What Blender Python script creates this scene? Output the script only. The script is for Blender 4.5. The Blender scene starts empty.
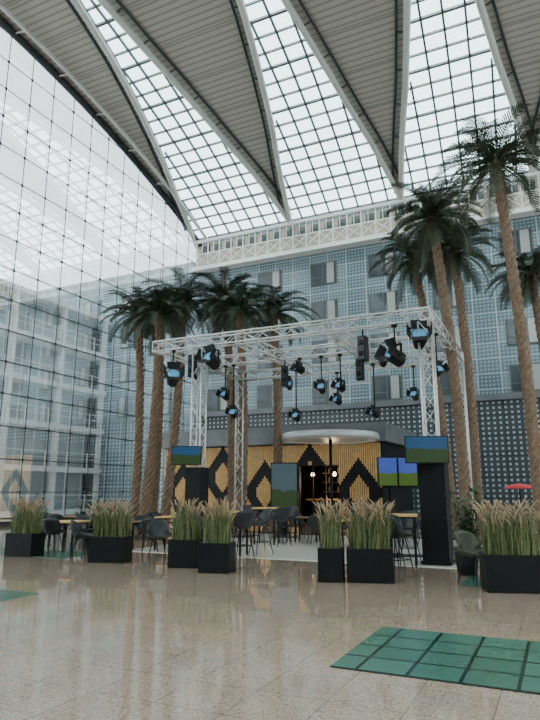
import bpy, math, random
from mathutils import Vector, Matrix
random.seed(7)
pi=math.pi
# ------------------------------------------------------------------ helpers
def P(r,d):   # site survey axes (right, ahead of the viewpoint) -> building axes
    return (0.9029*r-0.4299*d, 0.4299*r+0.9029*d)

class MB:
    def __init__(s): s.v=[]; s.f=[]; s.m=[]; s.sm=[]
    def add(s,vs,fs,mi=0,smooth=False):
        o=len(s.v); s.v+= [tuple(p) for p in vs]
        for f in fs: s.f.append(tuple(i+o for i in f)); s.m.append(mi); s.sm.append(smooth)
    def box(s,c,size,mi=0,rot=None):
        x,y,z=[a/2 for a in size]
        vs=[Vector((sx*x,sy*y,sz*z)) for sx in(-1,1) for sy in(-1,1) for sz in(-1,1)]
        if rot is not None: vs=[rot@v for v in vs]
        c=Vector(c); vs=[v+c for v in vs]
        s.add(vs,[(0,1,3,2),(4,6,7,5),(0,4,5,1),(2,3,7,6),(0,2,6,4),(1,5,7,3)],mi)
    def beam(s,p0,p1,w,h,mi=0):
        p0=Vector(p0);p1=Vector(p1);d=p1-p0;L=d.length
        q=d.to_track_quat('Y','Z').to_matrix()
        s.box((p0+p1)/2,(w,L,h),mi,q)
    def tube(s,pts,r,n=8,mi=0,smooth=True,caps=True):
        pts=[Vector(p) for p in pts]
        rs=r if isinstance(r,(list,tuple)) else [r]*len(pts)
        vs=[];fs=[]
        up=None
        for i,p in enumerate(pts):
            t=(pts[min(i+1,len(pts)-1)]-pts[max(i-1,0)])
            if t.length<1e-9: t=Vector((0,0,1))
            t.normalize()
            if up is None: up=t.orthogonal().normalized()
            a=(up-t*up.dot(t))
            if a.length<1e-6: a=t.orthogonal()
            a.normalize(); up=a; b=t.cross(a)
            for k in range(n):
                an=2*pi*k/n
                vs.append(p+(a*math.cos(an)+b*math.sin(an))*rs[i])
        for i in range(len(pts)-1):
            for k in range(n):
                k2=(k+1)%n
                fs.append((i*n+k,i*n+k2,(i+1)*n+k2,(i+1)*n+k))
        if caps:
            fs.append(tuple(range(n))[::-1]); fs.append(tuple((len(pts)-1)*n+k for k in range(n)))
        s.add(vs,fs,mi,smooth)
    def lathe(s,prof,c=(0,0,0),n=24,mi=0,smooth=True):
        vs=[];fs=[]
        for (r,z) in prof:
            for k in range(n):
                a=2*pi*k/n; vs.append((c[0]+r*math.cos(a),c[1]+r*math.sin(a),c[2]+z))
        for i in range(len(prof)-1):
            for k in range(n):
                k2=(k+1)%n; fs.append((i*n+k,i*n+k2,(i+1)*n+k2,(i+1)*n+k))
        s.add(vs,fs,mi,smooth)
    def sheet(s,fn,nu,nv,th,mi=0):
        pt=[[Vector(fn(-1+2*i/nu,j/nv)) for j in range(nv+1)] for i in range(nu+1)]
        top=[];bot=[]
        for i in range(nu+1):
            for j in range(nv+1):
                du=pt[min(i+1,nu)][j]-pt[max(i-1,0)][j]; dv=pt[i][min(j+1,nv)]-pt[i][max(j-1,0)]
                n=du.cross(dv).normalized()
                top.append(pt[i][j]+n*th/2); bot.append(pt[i][j]-n*th/2)
        N=(nu+1)*(nv+1); W=nv+1; fs=[]
        for i in range(nu):
            for j in range(nv):
                a=i*W+j; fs.append((a,a+W,a+W+1,a+1)); fs.append((N+a,N+a+1,N+a+W+1,N+a+W))
        for i in range(nu):
            a=i*W; fs.append((a,N+a,N+a+W,a+W)); a=i*W+nv; fs.append((a,a+W,N+a+W,N+a))
        for j in range(nv):
            a=j; fs.append((a,a+1,N+a+1,N+a)); a=nu*W+j; fs.append((a,N+a,N+a+1,a+1))
        s.add(top+bot,fs,mi,True)
    def mesh(s,name,mats):
        me=bpy.data.meshes.new(name); me.from_pydata(s.v,[],s.f)
        for m in mats: me.materials.append(m)
        me.polygons.foreach_set('material_index',s.m); me.polygons.foreach_set('use_smooth',s.sm)
        me.update(); return me
    def obj(s,name,mats,loc=(0,0,0),rz=0):
        return inst(s.mesh(name,mats),name,loc,rz)
def inst(me,name,loc=(0,0,0),rz=0,sc=1):
    o=bpy.data.objects.new(name,me); o.location=loc; o.rotation_euler=(0,0,rz); o.scale=(sc,sc,sc)
    bpy.context.collection.objects.link(o); return o

# ------------------------------------------------------------------ node helpers
class NT:
    def __init__(s,name):
        s.mat=bpy.data.materials.new(name); s.mat.use_nodes=True
        s.t=s.mat.node_tree; s.t.nodes.clear(); s.out=s.t.nodes.new('ShaderNodeOutputMaterial')
        tc=s.t.nodes.new('ShaderNodeTexCoord'); s.obj=tc.outputs['Object']
        sp=s.t.nodes.new('ShaderNodeSeparateXYZ'); s.t.links.new(s.obj,sp.inputs[0])
        s.x,s.y,s.z=sp.outputs
    def n(s,ty,**k):
        nd=s.t.nodes.new(ty)
        for a,b in k.items(): setattr(nd,a,b)
        return nd
    def set(s,i,v):
        if hasattr(v,'is_output'): s.t.links.new(v,i)
        else: i.default_value=v
    def m(s,op,a,b=0.0,c=None):
        nd=s.n('ShaderNodeMath',operation=op); s.set(nd.inputs[0],a); s.set(nd.inputs[1],b)
        if c is not None: s.set(nd.inputs[2],c)
        return nd.outputs[0]
    def pulse(s,v,per,w,off=0.0):
        return s.m('LESS_THAN', s.m('FRACT', s.m('DIVIDE', s.m('ADD',v,off+1000*per),per)), w/per)
    def mix(s,f,a,b):
        nd=s.n('ShaderNodeMix',data_type='RGBA'); s.set(nd.inputs[0],f); s.set(nd.inputs[6],a); s.set(nd.inputs[7],b); return nd.outputs[2]
    def noise(s,scale,detail=3,vec=None):
        nd=s.n('ShaderNodeTexNoise'); s.t.links.new(vec or s.obj,nd.inputs['Vector']); nd.inputs['Scale'].default_value=scale; nd.inputs['Detail'].default_value=detail
        return nd.outputs['Fac']
    def cell(s,*vals):
        cb=s.n('ShaderNodeCombineXYZ')
        for i,v in enumerate(vals): s.set(cb.inputs[i],v)
        w=s.n('ShaderNodeTexWhiteNoise'); s.t.links.new(cb.outputs[0],w.inputs['Vector']); return w.outputs['Value']
    def bsdf(s,col,rough=0.5,metal=0.0,spec=0.5,emis=None,es=0,coat=0):
        b=s.n('ShaderNodeBsdfPrincipled'); s.set(b.inputs['Base Color'],col); s.set(b.inputs['Roughness'],rough); s.set(b.inputs['Metallic'],metal)
        s.set(b.inputs['Specular IOR Level'],spec)
        if coat: b.inputs['Coat Weight'].default_value=coat; b.inputs['Coat Roughness'].default_value=.02
        if emis is not None: s.set(b.inputs['Emission Color'],emis); s.set(b.inputs['Emission Strength'],es)
        return b.outputs[0]
    def end(s,sh): s.t.links.new(sh,s.out.inputs[0]); return s.mat
def C(r,g,b): return (r,g,b,1)
def simple(name,c,rough=.5,metal=0,var=.25,scale=6,es=0,spec=.5):
    t=NT(name); f=t.noise(scale)
    c2=tuple(max(0,a*(1-var)) for a in c); c1=tuple(min(1,a*(1+var)) for a in c)
    col=t.mix(f,C(*c2),C(*c1))
    if es: return t.end(t.bsdf(col,rough,metal,.5,C(*c),es))
    return t.end(t.bsdf(col,rough,metal,spec))

M={}
M['black']=simple('black_matte',(.006,.006,.007),.5,spec=.25)
M['planter']=simple('planter_black',(.005,.0055,.0065),.5,0,.3,3,spec=.25)
M['soil']=simple('soil',(.05,.035,.025),.9,0,.5,30)
M['alu']=simple('aluminium',(.56,.56,.54),.35,.6,.1)
M['white']=simple('white_paint',(.78,.78,.76),.45,0,.05)
M['rib']=simple('rib_paint',(.58,.59,.56),.4,.0,.08,1)
M['dark']=simple('dark_steel',(.04,.045,.05),.4,.3)
M['mull']=simple('mullion_grey',(.10,.12,.12),.4,.3)
M['wood']=simple('oak',(.66,.40,.15),.45,0,.35,4)
M['woodd']=simple('walnut',(.16,.09,.05),.4,0,.3,8)
M['frond']=simple('frond_green',(.028,.044,.020),.5,0,.7,9)
M['blade']=simple('grass_blade',(.18,.21,.08),.6,0,.6,7)
M['bladed']=simple('grass_blade_deep',(.06,.10,.03),.6,0,.5,7)
M['plume']=simple('grass_plume',(.34,.245,.15),.9,0,.4,20)
M['leaf']=simple('shrub_leaf',(.03,.07,.018),.5,0,.5,9)
M['chair']=simple('chair_dark',(.016,.017,.02),.5,0,.3)
M['olive']=simple('chair_olive',(.045,.05,.028),.55,0,.3)
M['red']=simple('red_fabric',(.55,.03,.04),.6)
M['stone']=simple('grey_stone',(.12,.13,.14),.3,0,.5,1.2)
M['lens']=simple('lamp_lens',(.08,.25,.42),.1,.2,.3,6,.7)
M['warm']=simple('warm_lamp',(1,.75,.45),.5,0,.05,3,8)
M['disc']=simple('canopy_metal',(.50,.51,.51),.3,.3,.08,1)
M['concrete']=simple('concrete',(.6,.6,.58),.8,0,.1,1)
M['cream']=simple('railing_cream',(.50,.42,.34),.5,0,.2,3)
M['platform']=simple('platform_light',(.74,.72,.68),.12,0,.06,2)
t=NT('palm_bark')
col=t.mix(t.m('POWER',t.noise(22,4),1.6),C(.055,.032,.02),C(.46,.31,.20))
M['trunk']=t.end(t.bsdf(col,.85))

# floor
t=NT('terrazzo_floor')
vo=t.n('ShaderNodeTexVoronoi'); t.t.links.new(t.obj,vo.inputs['Vector']); vo.inputs['Scale'].default_value=85
sp=t.n('ShaderNodeSeparateColor'); t.t.links.new(vo.outputs['Color'],sp.inputs[0])
r1=t.n('ShaderNodeValToRGB'); t.t.links.new(sp.outputs[0],r1.inputs[0])
e=r1.color_ramp; e.interpolation='CONSTANT'
e.elements[0].position=0; e.elements[0].color=C(.25,.165,.12)
e.elements[1].position=.10; e.elements[1].color=C(.40,.275,.195)
for p_,c_ in((.30,C(.465,.345,.255)),(.6,C(.51,.395,.30)),(.88,C(.60,.50,.40))):
    q=e.elements.new(p_); q.color=c_
tile=t.cell(t.m('FLOOR',t.m('DIVIDE',t.x,.6)),t.m('FLOOR',t.m('DIVIDE',t.y,.6)))
col=t.mix(t.m('MULTIPLY',tile,.25),r1.outputs[0],C(.30,.21,.155))
line=t.m('MAXIMUM',t.pulse(t.x,.6,.010),t.pulse(t.y,.6,.010))
col=t.mix(t.m('MULTIPLY',line,.6),col,C(.10,.08,.065))
rg=t.m('ADD',.05,t.m('MULTIPLY',t.noise(1.2),.07))
M['floor']=t.end(t.bsdf(col,rg,0,.9,coat=.7))
# green glass floor tiles
t=NT('green_glass_tile')
line=t.m('MAXIMUM',t.pulse(t.x,.458,.034,.03),t.pulse(t.y,.458,.040,-.17))
v=t.cell(t.m('FLOOR',t.m('DIVIDE',t.m('ADD',t.x,.03),.458)),t.m('FLOOR',t.m('DIVIDE',t.m('ADD',t.y,-.17),.458)))
col=t.mix(v,C(.055,.15,.11),C(.08,.195,.15)); col=t.mix(t.m('MULTIPLY',t.noise(9),.4),col,C(.04,.10,.075))
col=t.mix(line,col,C(.010,.03,.024))
M['green']=t.end(t.bsdf(col,.2,0,.35))
# facade
t=NT('facade_glass_screen')
ln=t.m('MAXIMUM',t.pulse(t.x,1.288,.07),t.pulse(t.z,.9,.06))
sq=t.m('MULTIPLY',t.pulse(t.x,.215,.12),t.pulse(t.z,.225,.12))
v=t.cell(t.m('FLOOR',t.m('DIVIDE',t.x,1.288)),t.m('FLOOR',t.m('DIVIDE',t.z,.9)))
col=t.mix(v,C(.10,.15,.175),C(.17,.235,.265))
col=t.mix(t.m('MULTIPLY',sq,.55),col,C(.38,.455,.48)); col=t.mix(ln,col,C(.36,.42,.44))
M['facade']=t.end(t.bsdf(col,.15))
t=NT('dark_dotted_panel')
ln=t.m('MAXIMUM',t.pulse(t.x,1.288,.06),t.pulse(t.z,1.15,.06))
sq=t.m('MULTIPLY',t.pulse(t.x,.322,.13,-.06),t.pulse(t.z,.2875,.13,-.06))
col=t.mix(sq,C(.045,.055,.065),C(.36,.41,.43)); col=t.mix(ln,col,C(.015,.02,.025))
M['dotted']=t.end(t.bsdf(col,.35))
# roof panels
t=NT('roof_corrugated_panel')
st=t.pulse(t.y,.34,.10)
big=t.pulse(t.y,2.4,.10)
col=t.mix(st,C(.42,.385,.35),C(.26,.24,.22)); col=t.mix(t.m('MULTIPLY',big,.5),col,C(.15,.15,.15))
M['roof']=t.end(t.bsdf(col,.6))
# skylight glass with frit
t=NT('skylight_glass')
sq=t.m('MULTIPLY',t.pulse(t.x,.275,.15),t.pulse(t.y,.275,.15))
tr=t.n('ShaderNodeBsdfTransparent'); tr.inputs[0].default_value=C(.60,.76,.77)
tl=t.n('ShaderNodeBsdfTranslucent'); tl.inputs[0].default_value=C(.62,.73,.72)
mx=t.n('ShaderNodeMixShader'); t.set(mx.inputs[0],t.m('ADD',.08,t.m('MULTIPLY',sq,.6))); t.t.links.new(tr.outputs[0],mx.inputs[1]); t.t.links.new(tl.outputs[0],mx.inputs[2])
M['sky']=t.end(mx.outputs[0])
t=NT('wall_glass')
tr=t.n('ShaderNodeBsdfTransparent'); tr.inputs[0].default_value=C(.64,.71,.72)
gl=t.n('ShaderNodeBsdfGlossy'); gl.inputs['Color'].default_value=C(.95,.97,1); gl.inputs['Roughness'].default_value=.01
mx=t.n('ShaderNodeMixShader'); mx.inputs[0].default_value=.5; t.t.links.new(tr.outputs[0],mx.inputs[1]); t.t.links.new(gl.outputs[0],mx.inputs[2])
M['glass']=t.end(mx.outputs[0])
t=NT('hotel_window_glass')
cur=t.m('MULTIPLY',t.pulse(t.x,4.0,.5,.9),1.0)
M['win']=t.end(t.bsdf(t.mix(cur,t.mix(t.noise(.9),C(.02,.026,.03),C(.12,.14,.15)),C(.34,.35,.34)),.06))
t=NT('screen_landscape')
g=t.m('GREATER_THAN',t.m('ADD',t.z,t.m('MULTIPLY',t.noise(3),.12)),.03)
col=t.mix(g,C(.035,.06,.012),C(.03,.05,.19))
M['screen']=t.end(t.bsdf(col,.3,0,.3,col,1.3))
t=NT('screen_dark')
g=t.m('GREATER_THAN',t.m('ADD',t.z,t.m('MULTIPLY',t.noise(3),.12)),.08)
col=t.mix(g,C(.02,.038,.014),C(.015,.045,.10))
M['screen2']=t.end(t.bsdf(col,.3,0,.3,col,.8))
t=NT('screen_poster')
g=t.m('GREATER_THAN',t.m('ADD',t.z,t.m('MULTIPLY',t.noise(2),.5)),.25)
col=t.mix(g,C(.03,.05,.02),C(.06,.085,.10))
M['poster']=t.end(t.bsdf(col,.3,0,.3,col,.5))
t=NT('outside_glazing')
ln=t.pulse(t.y,1.6,.14)
M['outglass']=t.end(t.bsdf(t.mix(ln,C(.46,.52,.54),C(.78,.79,.78)),.15))

# ------------------------------------------------------------------ room shell
XL=-23.1; BAY=7.73; YB=36.0; NB=5; XR=XL+BAY*NB
def zr(y): return 24.6-.00833*(y-12)**2
mb=MB(); mb.box(((XL+XR)/2,12,-.1),(XR-XL,48.4,.2)); mb.obj('floor',[M['floor']])
mb=MB(); mb.box((-45,20,-.3),(240,240,.2)); mb.obj('ground',[M['concrete']])
mb=MB()
for (x0,x1,y0,y1) in((-2.09,3.4,5.67,7.5),(-13.1,-7.62,5.67,7.5),(-1.75,.5,11.2,12.6),(-12.6,-10.9,11.4,12.8),(-2.09,3.4,.2,2.0),(-17.5,-13.4,11.4,12.8)):
    mb.box(((x0+x1)/2,(y0+y1)/2,.004),(x1-x0,y1-y0,.008))
mb.obj('floor_glass_tiles',[M['green']])
mb=MB(); mb.box((-6.3,17.2,.006),(9.0,7.4,.012)); mb.obj('floor_platform',[M['platform']])
# back wall
mb=MB()
mb.box(((XL+XR)/2,YB+.2,3.35),(XR-XL,.4,6.7),1)
mb.box(((XL+XR)/2,YB+.2,13.3),(XR-XL,.4,13.2),0)
mb.box(((XL+XR)/2,YB-.12,6.75),(XR-XL,.3,.35),2)
mb.obj('wall_back',[M['facade'],M['dotted'],M['stone']])
# opposite hotel wing
mb=MB(); mb.box(((XL+XR)/2,-12.3,9.9),(XR-XL,.4,19.8),0); mb.obj('wall_front',[M['facade']])
def windows(mb,x,xe,y,sg=1,floors=4):
    while x<xe:
        for fl in range(floors):
            z=15.8-2.68*fl
            mb.box((x,y-.02*sg,z),(1.9,.06,1.6),1)
            mb.box((x,y-.06*sg,z),(1.72,.06,1.42),0)
            mb.box((x,y-.10*sg,z),(.07,.05,1.5),1)
            mb.box((x-.45,y-.10*sg,z-.3),(.8,.04,.05),1)
        x+=4.0
mb=MB(); windows(mb,-21.15,XR-1,YB); mb.obj('window_1',[M['win'],M['mull']])
mb=MB(); windows(mb,-21.15,XR-1,-12.1,-1); mb.obj('window_2',[M['win'],M['mull']])
# gallery railing at top of the wall
mb=MB(); y=YB-.7
mb.box(((XL+XR)/2,YB-.35,17.45),(XR-XL,.9,.3),0)
mb.box(((XL+XR)/2,y,19.55),(XR-XL,.18,.22),0)
mb.box(((XL+XR)/2,y,18.55),(XR-XL,.08,.08),0)
mb.box(((XL+XR)/2,YB-.1,18.6),(XR-XL,.05,1.9),1)
x=XL+.3
while x<XR:
    mb.box((x,y,18.5),(.07,.07,2.0),0); mb.beam((x,y,17.7),(x+.96,y,18.5),.05,.05,0); mb.beam((x,y,18.5),(x+.96,y,17.7),.05,.05,0)
    mb.box((x+.48,y,19),(.04,.04,.9),0); mb.box((x+.48,YB-.15,19.1),(.6,.05,.6),2)
    x+=.966
mb.obj('gallery_railing',[M['white'],M['cream'],M['mull']])

# ------------------------------------------------------------------ roof
TB=[(0,1),(.1,.885),(.2,.76),(.335,.56),(.48,.385),(.617,.235),(.754,.13),(.9,.05),(1,.03)]
def frac(u):
    for (a,b),(c,d) in zip(TB,TB[1:]):
        if u<=c: return b+(d-b)*(u-a)/(c-a)
    return TB[-1][1]
def bounds(i,y):
    e=min(36-y,y+12); u=e/24
    c=XL+BAY*(i+.5)+.07*e; h=BAY/2*frac(u); return c-h,c+h
ys=[36-.5*k for k in range(97)]
mb=MB(); sk=MB()
for k in range(len(ys)-1):
    y0,y1=ys[k],ys[k+1]
    for i in range(NB+1):
        a0=XL if i==0 else bounds(i-1,y0)[1]; a1=XL if i==0 else bounds(i-1,y1)[1]
        b0=XR if i==NB else bounds(i,y0)[0]; b1=XR if i==NB else bounds(i,y1)[0]
        mb.add([(a0,y0,zr(y0)),(b0,y0,zr(y0)),(b1,y1,zr(y1)),(a1,y1,zr(y1))],[(0,1,2,3)],0)
        if i<NB:
            l0,r0=bounds(i,y0); l1,r1=bounds(i,y1)
            sk.add([(l0,y0,zr(y0)),(r0,y0,zr(y0)),(r1,y1,zr(y1)),(l1,y1,zr(y1))],[(0,1,2,3)],0)
mb.obj('ceiling',[M['roof']])
# mullions
for i in range(NB):
    y=35.6; kk=0
    while y>-11.6:
        l,r=bounds(i,y); w_=.14 if kk%3==0 else .08
        sk.beam((l,y,zr(y)-.05),(r,y,zr(y)-.05),w_,.12,1); y-=.9; kk+=1
    for k in range(-4,5):
        off=k*1.0; prev=None
        for y in ys[::2]:
            l,r=bounds(i,y); e=min(36-y,y+12); x=XL+BAY*(i+.5)+.07*e+off
            p=(x,y,zr(y)-.06) if l<x<r else None
            if p and prev: sk.beam(prev,p,.10,.12,1)
            prev=p
sk.obj('skylight',[M['sky'],M['mull']])
# ribs
rb=MB()
for i in range(NB):
    for s_ in(0,1):
        sg=-1 if s_==0 else 1
        pts=[(bounds(i,y)[s_]+sg*.10,y,zr(y)-.32) for y in ys[::2]]
        rb.tube(pts,.17,8,0)
        pts=[(bounds(i,y)[s_]+sg*.60,y,zr(y)-.10) for y in ys[3:-3:2] ]
        rb.tube(pts,.07,6,1)
        for y in ys[2:-2:4]:
            rb.beam((bounds(i,y)[s_]+sg*.1,y,zr(y)-.3),(bounds(i,y)[s_]+sg*.6,y,zr(y)-.10),.05,.05,1)
rb.obj('roof_ribs',[M['rib'],M['dark']])
# arched edge beams
mb=MB()
for xx in(XL+.2,XR-.2):
    mb.tube([(xx,y,zr(y)-.2) for y in ys[::2]],.2,8,0)
    mb.tube([(xx+.9*(1 if xx<0 else -1),y,zr(y)-.35) for y in ys[::2]],.11,6,1)
    for y in ys[::6]: mb.beam((xx,y,zr(y)-.2),(xx+.9*(1 if xx<0 else -1),y,zr(y)-.35),.06,.06,1)
mb.obj('roof_edge_beam',[M['dark'],M['rib']])
# cable net glass walls
for nm,xx in(('wall_left',XL),('wall_right',XR)):
    mb=MB()
    cols=[-12+1.5*k for k in range(33)]
    for a,b in zip(cols,cols[1:]):
        mb.add([(xx,a,0),(xx,b,0),(xx,b,zr(b)),(xx,a,zr(a))],[(0,1,2,3)],0)
    for a in cols[1:-1]: mb.tube([(xx+.08,a,0),(xx+.08,a,zr(a))],.024,5,1)
    z=1.5
    while z<24.5:
        w=24 if z<19.8 else math.sqrt((24.6-z)/.00833)
        mb.tube([(xx+.08,12-w,z),(xx+.08,12+w,z)],.024,5,1)
        for a in cols[1:-1]:
            if abs(a-12)<w: mb.box((xx+.08,a,z),(.06,.11,.11),1)
        z+=1.5
    mb.box((xx,12,.1),(.3,48,.2),1)
    mb.obj(nm,[M['glass'],M['dark']])
# outside building
mb=MB()
for k in range(6):
    mb.box((-36.5,26.9,.1+2.9*k),(11,17.8,.35),0)
    if k<5:
        mb.box((-37,27,1.5+2.9*k),(9,17,2.7),1)
        mb.box((-31.05,26.9,1.25+2.9*k),(.05,17.6,.06),0); mb.box((-31.05,26.9,.85+2.9*k),(.04,17.6,.04),0)
        yy=18.2
        while yy<35.8: mb.box((-31.05,yy,.75+2.9*k),(.06,.06,1.1),0); yy+=2
yy=18.2
while yy<36: mb.box((-31.3,yy,7.2),(.3,.3,14.5),0); yy+=4.35
mb.obj('outdoor_building',[M['white'],M['outglass']])
mb=MB(); mb.box((-36.5,YB+.6,9.2),(26,1.2,18.4),0); windows(mb,-45.15,-24.8,YB)
mb.obj('outdoor_hotel_wing',[M['facade'],M['mull']])

# ------------------------------------------------------------------ bar pavilion
BY=26.0
mb=MB(); x0,x1=-18.4,-7.0; H=3.7; dx0,dx1=-10.9,-9.0
mb.box(((x0+dx0)/2,BY+.15,H/2),(dx0-x0,.2,H),0); mb.box(((dx1+x1)/2,BY+.15,H/2),(x1-dx1,.2,H),0)
mb.box(((dx0+dx1)/2,BY+.15,3.2),(dx1-dx0,.2,1.0),0)
mb.box((x0+.1,BY+3,H/2),(.2,5.6,H),0); mb.box((x1-.1,BY+3,H/2),(.2,5.6,H),0); mb.box(((x0+x1)/2,BY+5.8,H/2),(x1-x0,.2,H),0)
mb.box(((x0+x1)/2,BY+2.9,H+.4),(x1-x0+.6,6.4,.8),2)
for q in(dx0+.65,dx0+1.27): mb.box((q,BY+.1,1.35),(.05,.06,2.7),0)
x=x0+.06
while x<x1:
    cx=(x-x0)/2.3; fx=abs((cx%1)-.5)*2
    zc=1.85+ (0.35 if int(cx)%2 else -.35); dh=(1-fx)*1.5
    # diagonal gold chevron bands split by black diamonds
    segs=[(.05,zc-dh),(zc+dh,H-.05)]
    if dh>.95: segs.append((zc-dh+.75,zc+dh-.75))
    for a,b in segs:
        if dx0<x<dx1: a=max(a,2.72)
        a=max(a,.05); b=min(b,H-.05)
        if b-a>.08: mb.box((x,BY+.02,(a+b)/2),(.062,.06,b-a),1)
    x+=.098
mb.obj('bar_pavilion',[M['black'],M['wood'],M['stone']])
mb=MB()
mb.box((-9.5,BY+3.6,.55),(4.5,.7,1.1),0); mb.box((-9.5,BY+3.6,1.13),(4.7,.9,.06),1)
for z in(1.5,2.0,2.5):
    mb.box((-9.5,BY+5.5,z),(4.5,.3,.04),1)
    for k in range(26):
        mb.tube([(-11.6+k*.17,BY+5.5,z+.02),(-11.6+k*.17,BY+5.5,z+.2),(-11.6+k*.17,BY+5.5,z+.3)],[.035,.035,.012],6,k%3)
mb.obj('bar_counter',[M['black'],M['wood'],M['white']])
mb=MB()
for k in range(4):
    x=-11.2+k*1.15
    mb.tube([(x,BY+2.5,3.7),(x,BY+2.5,2.5)],.01,4,0,caps=False); mb.lathe([(.02,.15),(.08,.05),(.10,-.02),(.06,-.07),(0,-.09)],(x,BY+2.5,2.35),12,1)
mb.obj('pendant_lamps',[M['black'],M['warm']])
# round canopy
mb=MB(); c=(-7.9,22,0)
mb.lathe([(0,3.50),(1.6,3.48),(1.85,3.46),(1.87,3.56),(1.85,3.70),(1.78,3.72),(0,3.72)],c,48,0)
mb.lathe([(1.45,3.48),(1.6,3.44),(1.75,3.46)],c,48,2)
mb.tube([(c[0],c[1],0),(c[0],c[1],3.5)],.06,10,1); mb.lathe([(.5,0),(.5,.04),(.1,.06)],c,24,1)
mb.obj('round_canopy',[M['disc'],M['black'],M['white']])

# ------------------------------------------------------------------ stage truss
TR=MB()
def truss(p0,p1,h=.29,step=.42):
    p0=Vector(p0);p1=Vector(p1);d=(p1-p0);L=d.length;d.normalize()
    a=Vector((0,0,1)) if abs(d.z)<.5 else Vector((1,0,0)); b=d.cross(a).normalized(); a=b.cross(d).normalized()
    cs=[(a*sa+b*sb)*h/2 for sa,sb in((1,1),(1,-1),(-1,-1),(-1,1))]
    for c in cs: TR.tube([p0+c,p1+c],.026,6,0)
    n=max(1,int(round(L/step)))
    for k in range(4):
        c0,c1=cs[k],cs[(k+1)%4]
        for j in range(n):
            q0=p0+d*(L*j/n);q1=p0+d*(L*(j+1)/n)
            if j%2: TR.tube([q0+c1,q1+c0],.013,5,0,caps=False)
            else: TR.tube([q0+c0,q1+c1],.013,5,0,caps=False)
    for e_ in(p0,p1):
        for k in range(4): TR.tube([e_+cs[k],e_+cs[(k+1)%4]],.02,5,0,caps=False)
xa,xb,ya,yb,zt=-10.3,-2.6,14.1,19.2,5.7
truss((xa-.15,ya,zt),(xb+.15,ya,zt)); truss((xa-.15,yb,zt),(xb+.15,yb,zt))
for x in(xa,-7.7,-5.1,xb): truss((x,ya+.15,zt),(x,yb-.15,zt))
truss((xa+.2,16.6,zt),(xb-.2,16.6,zt))
truss((xb,ya,0.05),(xb,ya,zt-.15)); truss((-8.9,ya,0.05),(-8.9,ya,zt-.15))
truss((xb,yb,0.05),(xb,yb,zt-.15)); truss((xa,yb,0.05),(xa,yb,zt-.15))
for (x,y) in((xb,ya),(-8.9,ya),(xb,yb),(xa,yb)): TR.box((x,y,.02),(.6,.6,.04),1)
TR.obj('stage_truss',[M['alu'],M['black']])
# stage lights
def light_mesh(s=1.0,drop=.25):
    m=MB(); z0=-drop
    m.tube([(0,0,0),(0,0,z0)],.02,6,0); m.box((0,0,0),(.1,.1,.08),0)
    m.box((0,0,z0),(.46*s,.06,.03),0)
    for sx in(-1,1): m.box((sx*.23*s,0,z0-.16*s),(.02,.06,.33*s),0)
    R=Matrix.Rotation(math.radians(-32),3,'X'); c=Vector((0,0,z0-.3*s))
    def T(p): return c+R@(Vector(p)*s)
    m.tube([T((0,.24,0)),T((0,.2,0)),T((0,.05,0)),T((0,-.14,0)),T((0,-.2,0))],[.09*s,.15*s,.17*s,.19*s,.2*s],14,0,False)
    m.tube([T((0,-.2,0)),T((0,-.215,0))],[.175*s,.16*s],14,1)
    for k in range(4):
        a=k*pi/2; u=Vector((math.cos(a),0,math.sin(a))); v=Vector((-math.sin(a),0,math.cos(a)))
        q=[u*.2+v*.17,u*.2-v*.17,u*.28-v*.20+Vector((0,-.19,0)),u*.28+v*.20+Vector((0,-.19,0))]
        q=[Vector((p.x,p.y-.2,p.z)) for p in q]
        m.add([T(p) for p in q]+[T(p*1.0+u*.012) for p in q],[(0,1,2,3),(7,6,5,4),(0,4,5,1),(1,5,6,2),(2,6,7,3),(3,7,4,0)],2 if k%2 else 0)
    for k in range(4): m.box(T((0,.02+.05*k,.17)),(.2*s,.015,.05),0)
    return m
mats=[M['black'],M['lens'],M['dark']]
Lb=light_mesh(1.0,.12).mesh('stage_spotlight',mats); Lm=light_mesh(1.0,.5).mesh('stage_spotlight_mid',mats)
Ls=light_mesh(.62,.15).mesh('stage_spotlight_small',mats); Ld=light_mesh(.62,1.4).mesh('stage_spotlight_drop',mats); Le=light_mesh(.62,.8).mesh('stage_spotlight_half_drop',mats)
for me,x,y,a in((Lm,-9.8,14.1,1.1),(Lb,-8.5,14.1,.2),(Lm,-3.35,14.1,-.3),(Lb,-2.75,14.1,.6),(Le,-9.5,16.6,.3),(Ls,-6.9,16.6,-.4),(Le,-6.2,16.6,.5),
                (Le,-5.6,16.6,0),(Ls,-4.3,16.6,.8),(Ls,-8.4,19.2,.5),(Le,-6.6,19.2,0),(Le,-2.6,15.4,1.2),(Ld,-7.7,18.2,.3),(Ld,-5.1,18.4,-.3),(Ls,-10.3,16,1),(Le,-4.0,19.2,.2),(Ld,-9.2,16.6,.6)):
    inst(me,'stage_spotlight',(x,y,zt-.17),a-.4)
m=MB(); m.tube([(0,0,0),(0,0,-.2)],.02,6,0); m.box((0,0,-.5),(.2,.22,.62),0); m.box((0,-.12,-.5),(.17,.02,.57),1)
for z in(-.36,-.64): m.tube([(0,-.125,z),(0,-.14,z)],.07,12,0)
sp_=m.mesh('hanging_speaker',[M['black'],M['dark']])
for x,y,a in((-9.15,14.1,.3),(-4.15,14.1,-.2),(-7.4,16.6,.3),(-5.0,16.6,0)): inst(sp_,'hanging_speaker',(x,y,zt-.17),a)
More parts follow.
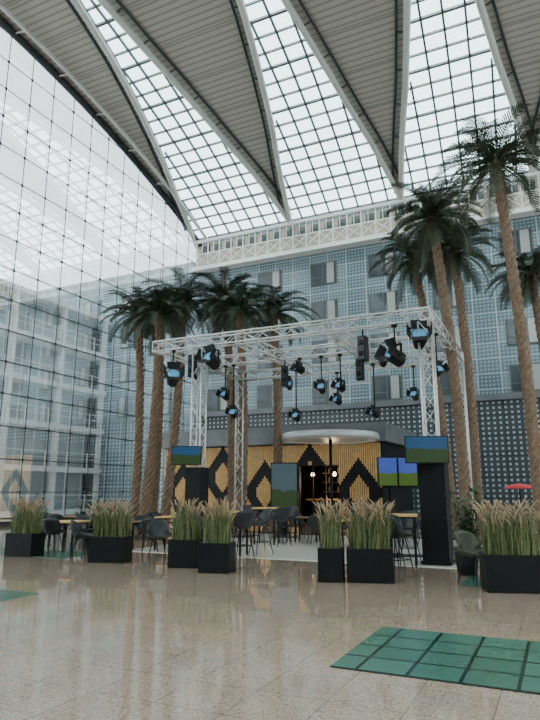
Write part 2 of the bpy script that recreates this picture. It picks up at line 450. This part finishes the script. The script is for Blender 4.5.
# pedestals (black clad column bases)
for (x,y,g) in((xb,ya,.26),(-8.9,ya,.2)):
    m=MB()
    for sx in(-1,1): m.box((sx*g,0,1.12),(.05,2*g+.05,2.15),0)
    for sy in(-1,1): m.box((0,sy*g,1.12),(2*g-.05,.05,2.15),0)
    m.box((0,0,.06),(2*g+.14,2*g+.14,.06),0)
    m.obj('screen_pedestal',[M['black']],(x,y,0.0))
def tv(name,w,h,loc,rz,mat):
    m=MB(); m.box((0,0,0),(w,.07,h),0); m.box((0,-.04,0),(w-.04,.01,h-.04),1); m.box((0,.08,0),(.25,.12,.2),0)
    return m.obj(name,[M['black'],mat],loc,rz)
FA=math.radians(20)
tv('display_screen',.95,.6,(xb-.05,ya-.42,2.48),FA,M['screen2'])
tv('display_screen',.8,.5,(-8.98,ya-.42,2.5),FA,M['screen2'])
for k in range(3):
    p=P(2.95+.5*k,15.3); tv('video_wall_panel',.49,.72,(p[0],p[1],2.05),math.radians(25.5),M['screen'])
m=MB()
p=P(3.45,15.45)
for s_ in(-.45,.45): m.box((s_,0,.85),(.06,.06,1.7),0)
m.box((0,0,.02),(1.2,.5,.04),0); m.box((0,0,1.7),(1.2,.05,.06),0)
m.obj('video_wall_stand',[M['black']],(p[0],p[1],0),math.radians(25.5))
m=MB(); m.box((0,0,0),(.95,.08,1.9),0); m.box((0,-.045,0),(.88,.01,1.82),1); m.box((0,0,-1.27),(.2,.1,.66),0); m.box((0,0,-1.58),(.9,.45,.04),0)
p=P(.5,21.5); m.obj('info_screen',[M['black'],M['poster']],(p[0],p[1],1.6),.4)

# ------------------------------------------------------------------ palms
def palm(name,base,top,r0,L,nf,seed):
    rd=random.Random(seed); m=MB()
    b=Vector((base[0],base[1],0)); tp=Vector(top)
    n=int(tp.z/.12); seg=10; vs=[];fs=[]
    for i in range(n+1):
        f=i/n; c=b.lerp(tp,f); bend=math.sin(f*pi)*.12; c=c+Vector((bend,bend*.5,0))
        r=r0*(1.25-.25*min(1,f*8))*(1-.18*f)
        for k in range(seg):
            a=2*pi*k/seg; rr=r*(1+.40*((i+k)%2)+rd.uniform(-.09,.09))
            vs.append((c.x+rr*math.cos(a),c.y+rr*math.sin(a),c.z+(.05 if (i+k)%2 else 0)))
    for i in range(n):
        for k in range(seg):
            k2=(k+1)%seg; fs.append((i*seg+k,i*seg+k2,(i+1)*seg+k2,(i+1)*seg+k))
    m.add(vs,fs,0,False)
    m.lathe([(r0*.95,-.5),(r0*1.3,-.25),(r0*1.25,.05),(r0*.5,.3),(0,.35)],tuple(tp),12,0)
    m.lathe([(.55,.0),(.55,.05),(.5,.07),(0,.08)],tuple(b),20,2)
    for i in range(nf):
        a=2*pi*i*.381966+rd.uniform(-.2,.2); f=i/(nf-1)
        el=math.radians(-30+100*f**.9+rd.uniform(-10,10)); Lf=L*rd.uniform(.8,1.12)
        pos=tp+Vector((math.cos(a)*.1,math.sin(a)*.1,.05+.15*f)); ns=12; path=[pos.copy()]; dirs=[]
        for s_ in range(ns):
            e=el-(s_/ns)**1.2*math.radians(70+25*f)
            e=max(e,math.radians(-85))
            d=Vector((math.cos(a)*math.cos(e),math.sin(a)*math.cos(e),math.sin(e))); dirs.append(d)
            pos=pos+d*Lf/ns; path.append(pos.copy())
        m.tube(path,[.022*(1-.85*j/ns) for j in range(ns+1)],4,1,True,False)
        side=Vector((-math.sin(a),math.cos(a),0))
        for j in range(ns*2-1):
            g=(j+1)/(ns*2); q=g*ns; qi=min(int(q),ns-1); pp=path[qi].lerp(path[qi+1],q-qi); d=dirs[qi]
            upn=side.cross(d)
            if upn.z<0: upn=-upn
            ll=.54*L/2*(math.sin(pi*min(1,g*.86+.12))**.6)*rd.uniform(.75,1.15)
            for sg in(-1,1):
                v=(side*sg*.65+d*.7+upn*.25).normalized()
                w=d*.028
                mid=pp+v*ll*.5; tip=pp+v*ll*.95-Vector((0,0,ll*.22))
                m.add([pp-w,pp+w,mid+w*.9,mid-w*.9,tip],[(0,1,2,3),(3,2,4)],1,False)
    return m.obj(name,[M['trunk'],M['frond'],M['soil']])
def PT(r,d,z): p=P(r,d); return (p[0],p[1],z)
spec=[ # base r,d ; top r,d,z
 ((6.55,15.0),(6.2,15.0,10.3),.125,1.75),
 ((5.40,17.0),(4.95,17.0,9.6),.13,1.7),
 ((6.35,19.0),(6.2,19.0,9.3),.13,1.6),
 ((6.25,21.0),(5.35,21.0,9.9),.13,1.65),
 ((9.4,20.0),(9.2,20.0,8.9),.13,1.75),
 ((-5.28,24.0),(-5.45,24.0,8.6),.145,1.6),
 ((-4.75,24.9),(-4.75,24.9,9.0),.145,1.6),
 ((-3.95,22.9),(-3.5,22.9,8.8),.145,1.75),
 ((-1.45,23.6),(-1.85,23.6,9.1),.145,1.8),
 ((-1.05,21.8),(-1.15,21.8,8.1),.14,1.65),
 ((-4.5,21.6),(-4.15,21.6,7.9),.13,1.5),
 ((.20,23.8),(.15,23.8,8.6),.145,1.85)]
for i,(b,tp,r,L) in enumerate(spec):
    palm('palm_tree',P(*b),PT(*tp),r,L,36,100+i)

# ------------------------------------------------------------------ planters with grasses
def planter(name,loc,w,dp,h,seed,rz=0,gh=.85,nb=150):
    rd=random.Random(seed); m=MB()
    tk=.03
    for sx in(-1,1): m.box((sx*(w/2-tk/2),0,h/2),(tk,dp,h),0)
    for sy in(-1,1): m.box((0,sy*(dp/2-tk/2),h/2),(w-2*tk,tk,h),0)
    m.box((0,0,(h-.06)/2),(w-2*tk,dp-2*tk,h-.06),1)
    for k in range(nb):
        x=rd.uniform(-1,1)*(w/2-.05); y=rd.uniform(-1,1)*(dp/2-.05); a=rd.uniform(0,2*pi)
        pl=rd.random()<.11; L=gh*rd.uniform(.5,1.0)*rd.uniform(.88,1) if not pl else gh*rd.uniform(.6,1.0)
        lean=rd.uniform(.05,.35) if pl else rd.uniform(.05,.6); wd=.0065
        dirx,diry=math.cos(a),math.sin(a); px,py=-diry*wd,dirx*wd; pts=[]
        for j in range(6):
            f=j/5; o=lean*L*f*f*.7
            pts.append(Vector((x+dirx*o,y+diry*o,h-.06+L*(f-.25*lean*f*f*f))))
        vs=[];fs=[]
        for j,p in enumerate(pts):
            ww=1-.9*(j/5)**2 if not pl else .5
            vs+= [p-Vector((px,py,0))*ww,p+Vector((px,py,0))*ww]
            if j: fs.append((2*j-2,2*j-1,2*j+1,2*j))
        q_=rd.random(); m.add(vs,fs,2 if q_<.45 else (4 if q_<.9 else 3))
        if pl:
            d=(pts[-1]-pts[-2]).normalized(); q=pts[-2].lerp(pts[-1],.3); pl_=rd.uniform(.14,.26)
            pp=[q+d*(pl_*j/5)+Vector((dirx,diry,0))*.09*(j/5)**2 for j in range(6)]
            m.tube(pp,[.004,.012,.017,.015,.010,.002],5,3,False)
    return m.obj(name,[M['planter'],M['soil'],M['blade'],M['plume'],M['bladed']],loc,rz)
def pos(r,d,z=0): p=P(r,d); return (p[0],p[1],z)
cs=[(-6.13,15.65,.8,.5,.55),(-3.66,14.4,.85,.5,.56),(-1.80,13.5,.6,.6,.57),(-1.06,12.65,.62,.55,.57),(1.12,11.45,.44,.55,.58),(1.80,11.35,.82,.5,.58),(3.95,10.3,.92,.5,.58),(5.05,10.6,.92,.5,.58),(-8.2,15.9,.8,.5,.55)]
rz_=[.1,.3,.2,.25,.25,.3,.3,.35,.2]
for i,(r,d,w,dp,h) in enumerate(cs):
    planter('grass_planter',pos(r,d),w,dp,h,50+i,rz_[i],.93,int(640*w/.8))
# leafy shrub
def shrub(name,loc,h,rad,seed,pot=True):
    rd=random.Random(seed); m=MB()
    m.lathe([(.18,0),(.24,.4),(.22,.42),(0,.38)],(0,0,0),16,0)
    for s_ in range(26):
        a=rd.uniform(0,2*pi); l=rd.uniform(.3,1); q=Vector((0,0,.38)); d=Vector((math.cos(a)*rad*l,math.sin(a)*rad*l,(h-.4)*rd.uniform(.3,1)))
        m.tube([q,q+d*.5,q+d],[.012,.009,.004],4,1)
        for k in range(26):
            c=q+d*rd.uniform(.2,1.02); an=rd.uniform(0,2*pi); v=Vector((math.cos(an),math.sin(an),rd.uniform(-.3,.7)))*.14; sd=Vector((-math.sin(an),math.cos(an),0))*.035
            m.add([c,c+v*.5+sd,c+v,c+v*.5-sd],[(0,1,2,3)],1)
    m.obj(name,[M['planter'],M['leaf']],loc)
shrub('potted_shrub',pos(3.82,12.2),1.72,.46,3); shrub('potted_shrub',pos(-5.5,19),1.4,.5,4); shrub('potted_shrub',pos(-7.6,20),1.5,.5,5)

# ------------------------------------------------------------------ furniture
def chair_mesh(seat,shell,name,bar=False):
    m=MB()
    def fn(u,v):
        if v<.5:
            f=v/.5; y=-.24+.42*f; z=seat+.03-.04*math.sin(f*pi*.8); 
            z+= abs(u)**3*(.03+.17*f)
        else:
            f=(v-.5)/.5; y=.18+.10*math.sin(f*pi/2); z=seat+.02+.40*f; z+=abs(u)**3*(.20*(1-f)-.06*f)
            y-= abs(u)**2.2*(.16*(1-.4*f))
        w=.25+.02*math.sin(v*pi)
        return (u*w,y,z)
    m.sheet(fn,10,12,.028,0)
    sp=.21 if not bar else .23
    for sx in(-1,1):
        for sy in(-1,1):
            m.tube([(sx*.12,sy*.12,seat-.0),(sx*sp,sy*sp,0)],[.014,.010],6,1)
    if bar:
        q=[(-.19,-.19,.3),(.19,-.19,.3),(.19,.19,.3),(-.19,.19,.3),(-.19,-.19,.3)]
        for a,b in zip(q,q[1:]): m.tube([a,b],.01,5,1)
    else: m.tube([(-.12,-.12,seat-.02),(.12,.12,seat-.02)],.01,5,1); m.tube([(.12,-.12,seat-.02),(-.12,.12,seat-.02)],.01,5,1)
    return m.mesh(name,[shell,M['black']])
CH=chair_mesh(.45,M['chair'],'dining_chair'); ST=chair_mesh(.70,M['chair'],'bar_stool',True); OL=chair_mesh(.46,M['olive'],'lounge_chair')
def table_mesh(h,w,name,top):
    m=MB(); m.box((0,0,h-.02),(w,w,.04),0); m.box((0,0,h-.055),(w-.1,w-.1,.03),1)
    for sx in(-1,1):
        for sy in(-1,1): m.box((sx*(w/2-.07),sy*(w/2-.07),(h-.05)/2),(.045,.045,h-.05),1)
    if h>1:
        for sx in(-1,1): m.box((sx*(w/2-.07),0,.25),(.03,w-.18,.03),1)
    return m.mesh(name,[top,M['black']])
TL=table_mesh(.75,.85,'dining_table',M['wood']); TH=table_mesh(1.07,.75,'bar_table',M['wood']); TD=table_mesh(.75,.8,'dining_table_dark',M['woodd'])
def around(tab,nm,cn,ch,r,d,angs,rad=.62,rz=.2):
    p=P(r,d); inst(tab,nm,(p[0],p[1],.012),rz)
    for a in angs: inst(ch,cn,(p[0]+rad*math.cos(a),p[1]+rad*math.sin(a),.012),a-pi/2)
around(TL,'dining_table','dining_chair',CH,-5.6,17.3,[.3,-1.3,1.9,3.4],.82)
around(TD,'dining_table','dining_chair',CH,-3.35,17.3,[-.9,.7,2.4,-2.4],.82)
around(TD,'dining_table','dining_chair',CH,-6.6,20.5,[.2,-1.3,3.3],.82)
around(TL,'dining_table','dining_chair',CH,-3.2,20.2,[-.6,1.0,2.8],.82)
around(TH,'bar_table','bar_stool',ST,-.95,15.6,[-.75,.9,2.6,-2.3],.8)
around(TH,'bar_table','bar_stool',ST,-.1,18.9,[-.6,1.0,2.6],.8)
around(TD,'dining_table','dining_chair',CH,1.2,19.8,[-.9,.7,2.4,-2.4],.82)
around(TL,'dining_table','dining_chair',CH,2.4,17.9,[-.9,.7,2.4,-2.2],.82)
around(TH,'bar_table','bar_stool',ST,2.85,13.6,[-1.6,-2.7,1.6],.8)
around(TD,'dining_table','dining_chair',CH,4.3,18.6,[-.9,.7,2.4],.82)
around(TD,'dining_table','lounge_chair',OL,5.6,12.6,[-2.0,.4],.85)
around(TD,'dining_table','dining_chair',CH,7.2,17.0,[-.9,.7,2.4],.82)
for r,d,a in((-4.65,15.4,2.2),(-2.75,15.3,.6)): p=P(r,d); inst(CH,'dining_chair',(p[0],p[1],0),a)
p=P(2.45,12.1); inst(ST,'bar_stool',(p[0],p[1],0),2.4)
p=P(3.6,11.1); inst(OL,'lounge_chair',(p[0],p[1],0),1.0)
m=MB(); m.tube([(0,0,0),(0,0,1.75)],.02,8,1); m.lathe([(.25,0),(.25,.04),(.03,.06)],(0,0,0),16,1); m.lathe([(0,1.8),(.3,1.74),(.45,1.66),(.44,1.64),(.3,1.71),(0,1.76)],(0,0,0),10,0)
p=P(7.4,18.2); m.obj('red_parasol',[M['red'],M['black']],(p[0],p[1],0))

# ------------------------------------------------------------------ light & camera
w=bpy.data.worlds.new('World'); bpy.context.scene.world=w; w.use_nodes=True
nt=w.node_tree; bg=nt.nodes['Background']
bg.inputs[0].default_value=(.95,.97,1.0,1); bg.inputs[1].default_value=5.4
s=bpy.data.lights.new('sun','SUN'); s.energy=4.5; s.angle=.3; s.color=(1,.93,.84); so=bpy.data.objects.new('sun',s); bpy.context.collection.objects.link(so)
so.rotation_euler=(math.radians(38),math.radians(-12),0)
for x in(-10.2,-8.6):
    l=bpy.data.lights.new('bar_lamp_light','POINT'); l.energy=60; l.color=(1,.7,.4); l.shadow_soft_size=.2
    o=bpy.data.objects.new('bar_lamp_light',l); o.location=(x,BY+2.5,2.0); bpy.context.collection.objects.link(o)
cd=bpy.data.cameras.new('camera'); cd.sensor_fit='VERTICAL'; cd.sensor_height=36; cd.lens=30.0; cd.clip_end=500
co=bpy.data.objects.new('camera',cd); bpy.context.collection.objects.link(co)
co.location=(0,0,1.6); co.rotation_euler=(math.radians(90+12.23),0,math.radians(25.46))
bpy.context.scene.camera=co
